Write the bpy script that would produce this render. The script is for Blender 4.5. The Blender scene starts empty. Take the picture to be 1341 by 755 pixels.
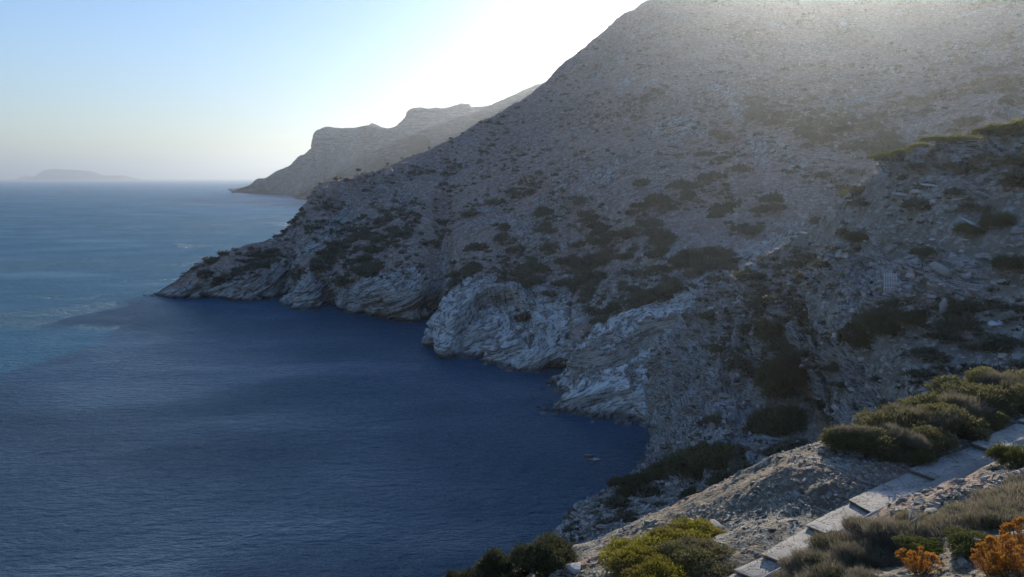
import bpy, math, random
import numpy as np
from mathutils import Vector, Matrix
R = math.radians
random.seed(7); RNG = np.random.default_rng(11)
scene = bpy.context.scene
COL = scene.collection

# ------------------------------------------------------------------ camera, sky, sun, exposure
H = 60.0                       # camera height above the sea (m)
PITCH = 8.5
F, CX, CY = 970.0, 670.5, 377.5
cam_d = bpy.data.cameras.new('camera'); cam = bpy.data.objects.new('camera', cam_d); COL.objects.link(cam)
cam.location = (0, 0, H); cam.rotation_euler = (R(90 - PITCH), 0, 0)
cam_d.sensor_width = 36; cam_d.lens = F / 1341 * 36; cam_d.clip_start = 0.1; cam_d.clip_end = 200000
scene.camera = cam
SKY_GAMMA, SKY_TINT = 0.72, (.60, .70, 1.0)
SUN_AZ, SUN_EL = 21.2, 16.3
world = bpy.data.worlds.new('World'); scene.world = world; world.use_nodes = True
wt = world.node_tree; wt.nodes.clear()
sky = wt.nodes.new('ShaderNodeTexSky'); sky.sky_type = 'NISHITA'; sky.sun_disc = False
sky.sun_elevation = R(SUN_EL); sky.sun_rotation = R(SUN_AZ); sky.altitude = 0
sky.air_density = 1.3; sky.dust_density = 0.1; sky.ozone_density = 1.8
bg = wt.nodes.new('ShaderNodeBackground'); bg.inputs[1].default_value = 0.14
wo = wt.nodes.new('ShaderNodeOutputWorld')
gm = wt.nodes.new('ShaderNodeGamma'); gm.inputs[1].default_value = SKY_GAMMA; wt.links.new(sky.outputs[0], gm.inputs[0])
tn = wt.nodes.new('ShaderNodeMix'); tn.data_type = 'RGBA'; tn.blend_type = 'MULTIPLY'; tn.inputs[0].default_value = 1; tn.inputs[7].default_value = SKY_TINT + (1,)
hs = wt.nodes.new('ShaderNodeHueSaturation'); hs.inputs['Saturation'].default_value = 1.38; wt.links.new(gm.outputs[0], hs.inputs['Color']); wt.links.new(hs.outputs[0], tn.inputs[6]); wt.links.new(tn.outputs[2], bg.inputs[0]); wt.links.new(bg.outputs[0], wo.inputs[0])
sd = bpy.data.lights.new('sun', 'SUN'); sd.energy = 3.8; sd.angle = R(0.5); sd.color = (1.0, 0.90, 0.74)
sun = bpy.data.objects.new('sun', sd); COL.objects.link(sun)
SUNV = Vector((math.sin(R(SUN_AZ)) * math.cos(R(SUN_EL)), math.cos(R(SUN_AZ)) * math.cos(R(SUN_EL)), math.sin(R(SUN_EL))))
sun.rotation_euler = SUNV.to_track_quat('Z', 'Y').to_euler()
scene.view_settings.view_transform = 'Standard'; scene.view_settings.look = 'None'
scene.view_settings.exposure = 1.0; scene.view_settings.gamma = 1.0
scene.render.resolution_x, scene.render.resolution_y = 1024, 577

# ------------------------------------------------------------------ helpers
cp, sp = math.cos(R(PITCH)), math.sin(R(PITCH))
def pt(px, py, D):             # point of the place at forward distance D (m) as surveyed from the viewpoint
    v = (CY - py) / F; h = (px - CX) / F
    z = v * cp - sp; fy = cp + v * sp
    return np.array([h / fy * D, D, H + z / fy * D])
def onz(px, py, z):            # point where the sight line meets the level z
    v = (CY - py) / F; zr = v * cp - sp; fy = cp + v * sp
    return pt(px, py, (z - H) * fy / zr)
def proj(P):                   # survey check: where world points fall in the photograph
    x, y, z = P[..., 0], P[..., 1], P[..., 2] - H
    d = y * cp - z * sp; u = y * sp + z * cp
    d = np.maximum(d, 1e-3)
    return CX + F * x / d, CY - F * u / d, d
def _h(i, j, k, seed):
    n = (i * 374761393 + j * 668265263 + k * 2147483647 + seed * 974634777) & 0xffffffff
    n = ((n ^ (n >> 13)) * 1274126177) & 0xffffffff
    n = ((n ^ (n >> 16)) * 2246822519) & 0xffffffff
    return ((n ^ (n >> 15)) & 0xffff) / 65535.0
def vnoise(P, seed=0):
    P = np.asarray(P, float); I = np.floor(P).astype(np.int64); f = P - I; f = f * f * f * (f * (f * 6 - 15) + 10)
    i, j, k = I[..., 0], I[..., 1], I[..., 2]; fx, fy, fz = f[..., 0], f[..., 1], f[..., 2]
    r = 0
    for a in (0, 1):
        wx = fx if a else 1 - fx
        for b in (0, 1):
            wy = fy if b else 1 - fy
            for c in (0, 1):
                wz = fz if c else 1 - fz
                r = r + _h(i + a, j + b, k + c, seed) * wx * wy * wz
    return r * 2 - 1
def fbm(P, scale, octs=4, seed=0, gain=0.5):
    s = 0; a = 1; t = 0; P = np.asarray(P, float) / scale
    for o in range(octs):
        s = s + a * vnoise(P * (2.03 ** o) + 17.3 * o, seed + o); t += a; a *= gain
    return s / t
def ridged(P, scale, octs=3, seed=0):
    s = 0; a = 1; t = 0; P = np.asarray(P, float) / scale
    for o in range(octs):
        s = s + a * (1 - 2 * np.abs(vnoise(P * (2.1 ** o) + 9.1 * o, seed + o))); t += a; a *= .5
    return s / t
def sstep(a, b, x):
    t = np.clip((x - a) / (b - a), 0, 1); return t * t * (3 - 2 * t)
def strata(P, nrm, thick, seed=0, warp=1.0, wscale=25.0):       # beds of rock: each bed stands out by its own amount
    nrm = np.array(nrm, float); nrm /= np.linalg.norm(nrm)
    s = (P @ nrm) / thick + warp * fbm(P, wscale, 3, seed)
    i = np.floor(s).astype(np.int64); f = s - i
    blk = np.floor((P @ np.array([.8, .5, .1])) / (thick * 3) + 2.0 * fbm(P, thick * 5, 2, seed + 3)).astype(np.int64)
    h0 = _h(i, blk, i * 0, seed); h1 = _h(i + 1, blk, i * 0, seed)
    w = sstep(.88, 1.0, f)
    return (h0 * (1 - w) + h1 * w) * 2 - 1
def mesh_from(name, V, Fc, mat=None, smooth=False, attrs=None):
    V = np.asarray(V, np.float32).reshape(-1, 3); Fc = np.asarray(Fc, np.int32)
    m = bpy.data.meshes.new(name); n = Fc.shape[1]
    m.vertices.add(len(V)); m.vertices.foreach_set('co', V.ravel())
    m.loops.add(Fc.size); m.loops.foreach_set('vertex_index', Fc.ravel())
    m.polygons.add(len(Fc)); m.polygons.foreach_set('loop_start', np.arange(0, Fc.size, n, dtype=np.int32))
    m.polygons.foreach_set('use_smooth', np.full(len(Fc), smooth, bool))
    if attrs:
        for k, a in attrs.items():
            at = m.attributes.new(k, 'FLOAT', 'POINT'); at.data.foreach_set('value', np.asarray(a, np.float32).ravel())
    m.update(calc_edges=True); m.validate()
    if mat: m.materials.append(mat)
    return m
def link(name, mesh, parent=None, loc=None, rot=None, scale=None):
    o = bpy.data.objects.new(name, mesh); COL.objects.link(o)
    if parent: o.parent = parent
    if loc is not None: o.location = loc
    if rot is not None: o.rotation_euler = rot
    if scale is not None: o.scale = scale if hasattr(scale, '__len__') else (scale,) * 3
    return o
def tag(o, label=None, cat=None, group=None, kind=None):
    for k, v in (('label', label), ('category', cat), ('group', group), ('kind', kind)):
        if v: o[k] = v
    return o
def copy_tree(o, parent=None):
    c = o.copy(); COL.objects.link(c); c.parent = parent
    for ch in list(o.children): copy_tree(ch, c)
    return c
def grid_faces(nu, nv):
    i = np.arange(nu - 1)[:, None] * nv + np.arange(nv - 1)[None, :]
    return np.stack([i, i + nv, i + nv + 1, i + 1], -1).reshape(-1, 4)
def catmull(P, t):             # P (K,...) control points, t positions in 0..K-1
    K = len(P); i = np.clip(np.floor(t).astype(int), 0, K - 2); f = (t - i)
    f = f.reshape((-1,) + (1,) * (P.ndim - 1))
    p0, p1, p2, p3 = P[np.maximum(i - 1, 0)], P[i], P[i + 1], P[np.minimum(i + 2, K - 1)]
    return .5 * (2 * p1 + (p2 - p0) * f + (2 * p0 - 5 * p1 + 4 * p2 - p3) * f ** 2 + (3 * p1 - p0 - 3 * p2 + p3) * f ** 3)
def loft(C, nu, nv, wu=None, wv=None):   # C (columns, rows, 3) -> (nu, nv, 3)
    def samp(n, w):
        c = np.concatenate([[0], np.cumsum(w)]); return np.interp(np.linspace(0, c[-1], n), c, np.arange(len(c)))
    K, M = C.shape[:2]
    tu = samp(nu, wu if wu is not None else np.ones(K - 1)); tv = samp(nv, wv if wv is not None else np.ones(M - 1))
    G = catmull(C, tu); G = catmull(np.swapaxes(G, 0, 1), tv)
    return np.swapaxes(G, 0, 1), tu, tv
def stretch(G, dip=(-.42, -.25, .87)):
    dn = np.array(dip) / np.linalg.norm(dip); return G * .5 + (G @ dn)[..., None] * dn * 1.7
def normals(G):
    n = np.cross(np.gradient(G, axis=0), np.gradient(G, axis=1)); n /= np.linalg.norm(n, axis=-1, keepdims=True) + 1e-9
    return n * np.sign(n[..., 2:3] + 1e-6) if False else n

BOXV = np.array([(-1,-1,-1),(1,-1,-1),(1,1,-1),(-1,1,-1),(-1,-1,1),(1,-1,1),(1,1,1),(-1,1,1)], float)
BOXF = np.array([(0,3,2,1),(4,5,6,7),(0,1,5,4),(1,2,6,5),(2,3,7,6),(3,0,4,7)])
# ------------------------------------------------------------------ materials
class NT:
    def __init__(s, name):
        s.m = bpy.data.materials.new(name); s.m.use_nodes = True; s.t = s.m.node_tree; s.t.nodes.clear()
        s.out = s.n('ShaderNodeOutputMaterial')
    def n(s, typ, ins=None, **kw):
        nd = s.t.nodes.new(typ)
        for k, v in kw.items(): setattr(nd, k, v)
        for k, v in (ins or {}).items(): s.set(nd.inputs[k], v)
        return nd
    def set(s, sock, v):
        if hasattr(v, 'is_output') or isinstance(v, bpy.types.NodeSocket): s.t.links.new(v, sock)
        else: sock.default_value = (tuple(v) + (1,)) if (hasattr(v, '__len__') and len(v) == 3 and sock.type == 'RGBA') else v
    def pos(s): return s.n('ShaderNodeNewGeometry').outputs['Position']
    def obj(s): return s.n('ShaderNodeTexCoord').outputs['Object']
    def scale(s, vec, k, rot=(0, 0, 0)): return s.n('ShaderNodeMapping', {'Vector': vec, 'Scale': k if hasattr(k, '__len__') else (k,) * 3, 'Rotation': rot}).outputs[0]
    def noise(s, vec, sc, det=4, rough=.55, dist=0): return s.n('ShaderNodeTexNoise', {'Vector': vec, 'Scale': sc, 'Detail': det, 'Roughness': rough, 'Distortion': dist}).outputs['Fac']
    def voro(s, vec, sc, feature='F1', out='Distance'): return s.n('ShaderNodeTexVoronoi', {'Vector': vec, 'Scale': sc}, feature=feature).outputs[out]
    def ramp(s, fac, a, b, lo=0., hi=1.): return s.n('ShaderNodeMapRange', {0: fac, 1: a, 2: b, 3: lo, 4: hi}).outputs[0]
    def math(s, op, a, b=0., c=0.): return s.n('ShaderNodeMath', {0: a, 1: b, 2: c}, operation=op).outputs[0]
    def mix(s, f, a, b): 
        nd = s.n('ShaderNodeMix', data_type='RGBA'); s.set(nd.inputs[0], f); s.set(nd.inputs[6], a); s.set(nd.inputs[7], b); return nd.outputs[2]
    def mul(s, a, b):
        nd = s.n('ShaderNodeMix', data_type='RGBA', blend_type='MULTIPLY'); nd.inputs[0].default_value = 1; s.set(nd.inputs[6], a); s.set(nd.inputs[7], b); return nd.outputs[2]
    def attr(s, n): return s.n('ShaderNodeAttribute', attribute_name=n).outputs['Fac']
    def bump(s, h, dist, strength=1., nrm=None):
        nd = s.n('ShaderNodeBump', {'Height': h, 'Distance': dist, 'Strength': strength})
        if nrm: s.set(nd.inputs['Normal'], nrm)
        return nd.outputs[0]
    def bsdf(s, **kw):
        nd = s.n('ShaderNodeBsdfPrincipled')
        for k, v in kw.items(): s.set(nd.inputs[k.replace('_', ' ')], v)
        s.t.links.new(nd.outputs[0], s.out.inputs[0]); return nd

def rock_colour(m, p, k, base, light, rust, rot):
    """weathered bedded rock: pale and rusty beds, dark joints; k = size of a bed in metres"""
    nv = Vector(rot).normalized()
    dt = m.n('ShaderNodeVectorMath', {0: p, 1: tuple(nv)}, operation='DOT_PRODUCT').outputs['Value']
    def bed(q):
        sc = m.n('ShaderNodeVectorMath', operation='SCALE'); sc.inputs[0].default_value = tuple(nv); m.set(sc.inputs['Scale'], m.math('MULTIPLY', dt, q))
        return m.n('ShaderNodeVectorMath', {0: p, 1: sc.outputs[0]}, operation='ADD').outputs[0]
    st = bed(6)
    a = m.noise(st, .12 / k, 6, .62); b = m.noise(st, .55 / k, 5, .7); c = m.noise(p, .05 / k, 4, .6)
    col = m.mix(m.ramp(b, .38, .62), base, light)
    col = m.mix(m.math('MULTIPLY', m.ramp(a, .5, .68), m.ramp(c, .42, .6)), col, rust)
    col = m.mix(m.math('MULTIPLY', m.attr('pale'), m.ramp(b, .34, .5, .35, .9)), col, (.70, .66, .59))
    crack = m.ramp(m.noise(bed(10), .6 / k, 4, .7), .41, .49, .28, 1.)
    crack = m.math('MULTIPLY', crack, m.ramp(m.noise(bed(8), .2 / k, 3, .6), .40, .46, .45, 1.))
    return m.mul(col, crack), st

def terrain_mat(name, k, soil_a, soil_b, stone, rock_base, rock_light, rust, veg, rot, bump=1.0, earth=(.27, .17, .125)):
    m = NT(name); p = m.pos()
    rk = m.attr('rock'); vg = m.attr('veg')
    n1 = m.noise(p, .035 / k, 5, .6); n2 = m.noise(p, .5 / k, 6, .7); n3 = m.noise(p, 2.6 / k, 4, .7)
    soil = m.mix(m.ramp(n1, .38, .62), soil_a, soil_b)
    soil = m.mix(m.ramp(m.noise(p, .018 / k, 5, .62, .8), .47, .6, 0, .9), soil, earth)
    soil = m.mul(soil, m.mix(m.ramp(n2, .3, .7), (.62, .6, .6), (1.3, 1.3, 1.3)))
    v = m.voro(p, 1.5 / k, out='Color'); vd = m.voro(p, 1.5 / k)
    sp_ = m.math('MULTIPLY', m.ramp(m.n('ShaderNodeSeparateColor', {0: v}).outputs[0], .60, .68), m.ramp(n2, .42, .55))
    soil = m.mix(m.math('MULTIPLY', sp_, .55), soil, stone)
    rcol, st = rock_colour(m, p, k, rock_base, rock_light, rust, rot)
    rmask = m.ramp(m.math('ADD', rk, m.math('MULTIPLY', m.math('SUBTRACT', n2, .5), 1.1)), .4, .6)
    col = m.mix(rmask, soil, rcol)
    vmask = m.ramp(m.math('ADD', vg, m.math('MULTIPLY', m.math('SUBTRACT', n3, .5), .9)), .45, .62)
    col = m.mix(vmask, col, veg)
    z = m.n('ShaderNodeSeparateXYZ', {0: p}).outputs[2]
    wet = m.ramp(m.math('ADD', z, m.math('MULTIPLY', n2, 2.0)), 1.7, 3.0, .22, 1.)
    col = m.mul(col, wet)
    h = m.math('ADD', m.math('MULTIPLY', m.noise(st, 1.1 / k, 6, .72), rk), m.math('ADD', m.math('MULTIPLY', n3, .5), m.math('MULTIPLY', m.math('SUBTRACT', 1., vd), .5)))
    nb = m.bump(h, .8 * k * bump, .8)
    m.bsdf(Base_Color=col, Roughness=.92, Normal=nb, Specular_IOR_Level=.15)
    return m.m

M_MOUNT = terrain_mat('mountain_ground', 1.6, (.30, .205, .155), (.19, .14, .11), (.46, .40, .35), (.27, .245, .22), (.50, .46, .41), (.36, .23, .13), (.06, .065, .045), (-.42, -.25, .87), .6)
M_SPUR = terrain_mat('spur_ground', .7, (.27, .23, .18), (.20, .18, .135), (.50, .47, .43), (.28, .265, .245), (.50, .475, .44), (.32, .23, .15), (.07, .075, .045), (-.15, -.3, .94))
M_FORE = terrain_mat('foreground_ground', .16, (.17, .135, .092), (.125, .10, .068), (.36, .32, .25), (.21, .185, .14), (.36, .33, .27), (.27, .19, .11), (.07, .07, .035), (-.1, -.1, 1), .6)
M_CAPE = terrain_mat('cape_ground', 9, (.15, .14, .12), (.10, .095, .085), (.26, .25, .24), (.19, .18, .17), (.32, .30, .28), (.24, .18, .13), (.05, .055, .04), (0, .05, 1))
M_CAPE_NEAR = terrain_mat('near_cape_ground', 9, (.085, .08, .068), (.06, .058, .05), (.16, .155, .145), (.11, .105, .10), (.20, .19, .18), (.15, .12, .09), (.04, .045, .034), (-.3, .05, 1), earth=(.09, .07, .055))  # darker copy of the cape ground, parting the capes as haze would

def stone_mat(name, a, b, rust, sc=3.0):
    m = NT(name); o = m.obj(); r = m.n('ShaderNodeObjectInfo').outputs['Random']; t = m.attr('tint')
    n = m.noise(o, sc, 6, .65); n2 = m.noise(m.scale(o, (1, 1, 5)), sc * 1.7, 5, .7)
    col = m.mix(m.ramp(n2, .35, .65), a, b)
    col = m.mix(m.math('MULTIPLY', m.ramp(n, .52, .66), .7), col, rust)
    vv = m.math('ADD', m.math('MULTIPLY', r, .35), m.math('MULTIPLY', t, .75))
    col = m.mul(col, m.n('ShaderNodeCombineColor', {0: m.math('ADD', vv, .45), 1: m.math('ADD', vv, .45), 2: m.math('ADD', vv, .45)}).outputs[0])
    m.bsdf(Base_Color=col, Roughness=.88, Normal=m.bump(m.noise(o, sc * 5, 5, .7), .03, .7), Specular_IOR_Level=.2)
    return m.m
M_STONE = stone_mat('grey_stone', (.22, .20, .165), (.40, .37, .30), (.30, .21, .13))
M_WHITE = stone_mat('white_marble', (.42, .42, .41), (.58, .57, .55), (.5, .42, .33))
M_SCREE = stone_mat('scree_stone', (.25, .21, .18), (.44, .39, .34), (.26, .18, .14), .8)

def leaf_mat(name, a, b, dry, trans=.35, dryf=.3):
    m = NT(name); o = m.obj(); t = m.attr('tint'); r = m.n('ShaderNodeObjectInfo').outputs['Random']
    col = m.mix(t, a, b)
    n = m.noise(o, 1.6, 4, .6)
    col = m.mix(m.math('MULTIPLY', m.ramp(n, .46, .66), dryf), col, dry)
    k = m.ramp(r, 0, 1, .8, 1.2)
    col = m.mul(col, m.n('ShaderNodeCombineColor', {0: k, 1: k, 2: k}).outputs[0])
    d = m.n('ShaderNodeBsdfPrincipled', {'Base Color': col, 'Roughness': .7, 'Specular IOR Level': .12})
    tr = m.n('ShaderNodeBsdfTranslucent', {'Color': col})
    mx = m.n('ShaderNodeMixShader', {0: trans, 1: d.outputs[0], 2: tr.outputs[0]})
    m.t.links.new(mx.outputs[0], m.out.inputs[0]); return m.m
L_GREEN = leaf_mat('green_leaves', (.055, .075, .022), (.13, .14, .035), (.13, .10, .055))
L_YEL = leaf_mat('yellow_green_leaves', (.10, .11, .02), (.32, .28, .04), (.16, .12, .055), .45, .7)
L_DARK = leaf_mat('dark_leaves', (.04, .05, .025), (.10, .105, .05), (.12, .10, .06), .25)
L_SLOPE = leaf_mat('slope_scrub_leaves', (.065, .07, .048), (.14, .13, .085), (.17, .135, .095), .25)
L_DRY = leaf_mat('dry_twigs', (.17, .14, .10), (.34, .295, .21), (.13, .13, .05), .3, .7)
L_ORANGE = leaf_mat('orange_spurge_leaves', (.27, .11, .02), (.56, .26, .045), (.22, .13, .05), .4, .6)
L_OLIVE = leaf_mat('olive_leaves', (.085, .09, .04), (.20, .185, .08), (.20, .16, .10), .35, .6)
def plain(name, c, rough=.8, var=.3, sc=4):
    m = NT(name); o = m.obj(); n = m.noise(o, sc, 6, .65)
    col = m.mul(c, m.mix(m.ramp(n, .3, .7), (1 - var,) * 3, (1 + var,) * 3))
    m.bsdf(Base_Color=col, Roughness=rough, Normal=m.bump(m.noise(o, sc * 8, 5, .7), .01, .6)); return m.m
M_STEM = plain('woody_stem', (.11, .085, .065))
M_BONE = plain('bleached_wood', (.66, .62, .55), .7, .15, 6)
M_PALE = plain('weathered_pale_wood', (.50, .49, .47), .8, .2, 3)
M_SLAB = None
def slab_material():
    m = NT('concrete_slab'); p = m.pos()
    n = m.noise(p, 1.3, 6, .65); n2 = m.noise(p, 9, 6, .7)
    col = m.mix(m.ramp(n, .35, .65), (.25, .22, .18), (.39, .35, .295))
    col = m.mul(col, m.mix(m.ramp(n2, .3, .7), (.75,) * 3, (1.15,) * 3))
    jd = m.voro(m.n('ShaderNodeVectorMath', {0: p, 1: m.n('ShaderNodeTexNoise', {'Vector': p, 'Scale': 2.5}).outputs['Color']}, operation='ADD').outputs[0], 1.9, 'DISTANCE_TO_EDGE')
    jf = m.ramp(jd, .005, .04, .0, 1.)
    col = m.mul(col, m.mix(jf, (.42, .38, .33), (1, 1, 1)))
    m.bsdf(Base_Color=col, Roughness=.85, Normal=m.bump(m.math('ADD', m.math('MULTIPLY', n2, .5), jf), .012, .9)); return m.m
M_SLAB = slab_material()
M_RISER = plain('shaded_brown_riser', (.17, .125, .085), .9, .3, 5)  # brown of stone and dirt, darkened further to carry the riser's shade
M_KERB = plain('plaster_kerb', (.27, .245, .21), .9, .25, 3)

def sea_material():
    m = NT('sea_water'); p = m.pos()
    # wind streaks and calmer lanes
    str_ = m.noise(m.scale(p, (.0006, .004, 1)), 1.0, 5, .6, .6)
    gust = m.noise(m.scale(p, (.012, .02, 1)), 1.0, 4, .6, .5)
    rip = m.noise(m.scale(p, (.55, 1.5, 1), (0, 0, .2)), 1.0, 5, .68, .3)
    rip2 = m.noise(m.scale(p, (.22, .5, 1), (0, 0, -.2)), 1.0, 4, .6, .2)
    swell = m.noise(m.scale(p, (.03, .075, 1), (0, 0, .15)), 1.0, 3, .5)
    amp = m.math('MULTIPLY', m.ramp(gust, .3, .7, .45, 1.15), m.ramp(str_, .35, .65, .6, 1.15))
    h = m.math('ADD', m.math('MULTIPLY', rip, .75), m.math('ADD', m.math('MULTIPLY', rip2, 1.9), m.math('MULTIPLY', swell, 2.0)))
    nb = m.n('ShaderNodeBump', {'Height': h, 'Distance': 2.4, 'Strength': amp}).outputs[0]
    col = m.mix(m.ramp(gust, .3, .7), (.001, .058, .112), (.001, .074, .14))
    fr = m.math('MULTIPLY', m.n('ShaderNodeFresnel', {'IOR': 1.333, 'Normal': nb}).outputs[0], m.ramp(str_, .35, .65, .72, .98))
    body = m.n('ShaderNodeBsdfDiffuse', {'Color': col, 'Normal': nb}).outputs[0]
    gl = m.n('ShaderNodeBsdfGlossy', distribution='BECKMANN', ins={'Color': (.82, .93, 1), 'Roughness': m.ramp(str_, .35, .65, .36, .28), 'Normal': nb}).outputs[0]
    mx = m.n('ShaderNodeMixShader', {0: fr, 1: body, 2: gl})
    m.t.links.new(mx.outputs[0], m.out.inputs[0])
    return m.m
M_SEA = sea_material()

# ------------------------------------------------------------------ sea
def build_sea():
    xs = np.array([-33000, -18000, -6000, -2000, -800, -300, 0, 300, 800, 2000, 6000, 18000, 33000.])
    ys = np.array([-3000, -600, -100, 40, 100, 200, 300, 450, 700, 1200, 2500, 6000, 15000, 30000, 50000.])
    G = np.stack(np.meshgrid(xs, ys, indexing='ij') + [np.zeros((len(xs), len(ys)))], -1)
    tag(link('sea', mesh_from('sea', G.reshape(-1, 3), grid_faces(len(xs), len(ys)), M_SEA)), kind='structure')
build_sea()

# ------------------------------------------------------------------ the mountain across the bay
def S(px, py): return onz(px, py, 0.)
mcols = [  # shore, top of the sea cliff (extra depth), ridge
 ((199,386),(206,383,1),(213,380,388)), ((225,390),(228,380,4),(240,362,400)), ((262,391),(262,372,6),(268,341,410)),
 ((310,393),(308,366,6),(330,318,425)), ((355,391),(350,356,8),(372,306,440)), ((394,384),(388,348,8),(397,289,455)),
 ((366,397),(384,378,6),(410,268,470)), ((402,403),(405,372,8),(424,249,485)), ((438,397),(430,366,6),(441,244,500)),
 ((446,408),(450,376,8),(470,237,515)), ((500,417),(490,374,10),(505,222,540)), ((552,421),(540,372,10),(548,205,570)),
 ((590,410),(582,380,6),(590,187,600)), ((566,455),(596,396,20),(625,170,630)), ((620,474),(640,405,22),(665,148,670)),
 ((680,487),(700,424,18),(700,124,710)), ((738,488),(748,438,10),(735,91,750)), ((694,519),(742,487,9),(775,58,790)),
 ((750,538),(790,455,22),(820,24,830)), ((810,550),(850,430,25),(870,-6,870)), ((865,562),(900,420,30),(930,-20,890)),
 ((930,575),(980,400,35),(1040,-14,900)), ((1020,590),(1100,380,40),(1200,-14,900)), ((1150,610),(1250,360,45),(1400,-60,900)),
 ((1300,640),(1450,350,45),(1750,-60,850)), ((1500,700),(1800,340,45),(2500,-40,700))]
def build_mountain():
    C = []
    for (sx, sy), (cx, cy, dd), (rx, ry, rD) in mcols:
        s = S(sx, sy); c = pt(cx, cy, s[1] + dd); r = pt(rx, ry, rD)
        under = s + np.array([0, -7, -7.]); s1 = s + np.array([0, 0, .0])
        rows = [under, s1, c]
        for q in (.2, .42, .66, .85):
            w = c * (1 - q) + r * q; w[2] += -(r[2] - c[2]) * .06 * math.sin(q * math.pi)
            rows.append(w)
        rows.append(r)
        bk = r + np.array([r[0] * .05, 1, 0]) * 0
        rows.append(np.array([r[0] + 8 + r[2] * .1, r[1] + 25 + r[2] * .5, r[2] * .75 - 1]))
        rows.append(np.array([r[0] + 15 + r[2] * .3, r[1] + 60 + r[2] * 1.4, -8]))
        C.append(rows)
    C = np.array(C)
    wu = np.array([1, 1, 1, 1, 1, .9, .9, .9, .9, 1.1, 1.2, 1.1, 1.2, 1.4, 1.4, 1.3, 1.2, 1.5, 1.3, 1.3, 1.6, 1.6, 1.6, 1, 1])
    wv = np.array([.2, 2.3, 1.6, 1.4, 1.3, 1.1, .9, .3, .2])
    G, tu, tv = loft(C, 810, 390, wu, wv)
    # rock in the sea cliffs, fading upward, with outcrops
    V = np.broadcast_to(tv[None, :], G.shape[:2])
    U = np.broadcast_to(tu[:, None], G.shape[:2])
    cover = 1 - sstep(2.0, 2.75, V + .5 * fbm(G, 40, 3, 5))
    head = 1 - sstep(6.5, 9.5, U)                                  # the whole headland is rockier
    dn = np.array((-.42, -.25, .87)); dn = dn / np.linalg.norm(dn)
    outc = sstep(.08, .26, fbm(G * .4 + (G @ dn)[..., None] * dn * 2.4, 26, 4, 21)) * (1 - sstep(5.5, 7, V)) * .8 * sstep(-.35, .1, fbm(G, 90, 2, 23))
    rock = np.clip(np.maximum(cover, outc * .7) + head * .25, 0, 1)
    n = normals(G)
    if n[400, 200, 2] < 0: n = -n
    tip = np.clip(U / 2.0, .15, 1)
    d = 7.5 * ridged(G * np.array([1, .6, .5]), 85, 3, 31) * sstep(2, 4, V) * (1 - .6 * sstep(6, 7, V))
    d += 2.8 * ridged(G * np.array([1, .45, .45]), 34, 2, 33) * sstep(2.2, 3.2, V) * (1 - .7 * sstep(6, 7, V))
    d += 2.6 * fbm(G, 24, 2, 41) + .6 * fbm(G, 6, 3, 43)
    dip = (-.42, -.25, .87)
    d += (.22 + rock) * (2.8 * strata(G, dip, 6.0, 51, .25, 90) + 1.1 * strata(G, dip, 1.9, 53, .3, 60) + .9 * ridged(G, 13, 2, 55))
    d += .3 * fbm(G, 2.2, 2, 61)
    d *= tip * (1 - .35 * sstep(6.4, 7, V))
    # sea caves at the foot of the cliffs
    for (cx_, cy_, rad, dep) in ((585, 412, 9, 6), (560, 415, 7, 5), (418, 396, 5, 4), (742, 480, 8, 4)):
        c = S(cx_, cy_) + np.array([0, 3, 2]); rr = np.linalg.norm((G - c) * np.array([1, .6, 1.1]), axis=-1)
        d -= dep * np.exp(-(rr / rad) ** 2)
    G = G + n * d[..., None]
    veg = sstep(.0, .3, fbm(stretch(G), 26, 4, 71, .65) + .12 * (1 - sstep(10, 14, U))) * (1 - rock * .8) * sstep(2.1, 2.6, V) * .42
    pale = sstep(11.6, 13, U) * (1 - sstep(20.5, 22, U)) * (1 - sstep(1.9, 2.35, V + .3 * fbm(G, 25, 3, 81))) * (.55 + .45 * sstep(16.3, 17, U))
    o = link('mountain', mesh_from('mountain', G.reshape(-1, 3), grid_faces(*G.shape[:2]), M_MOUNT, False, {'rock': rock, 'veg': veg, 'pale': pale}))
    tag(o, kind='structure')
    return G, rock, V, U
MG, MROCK, MV, MU = build_mountain()

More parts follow.
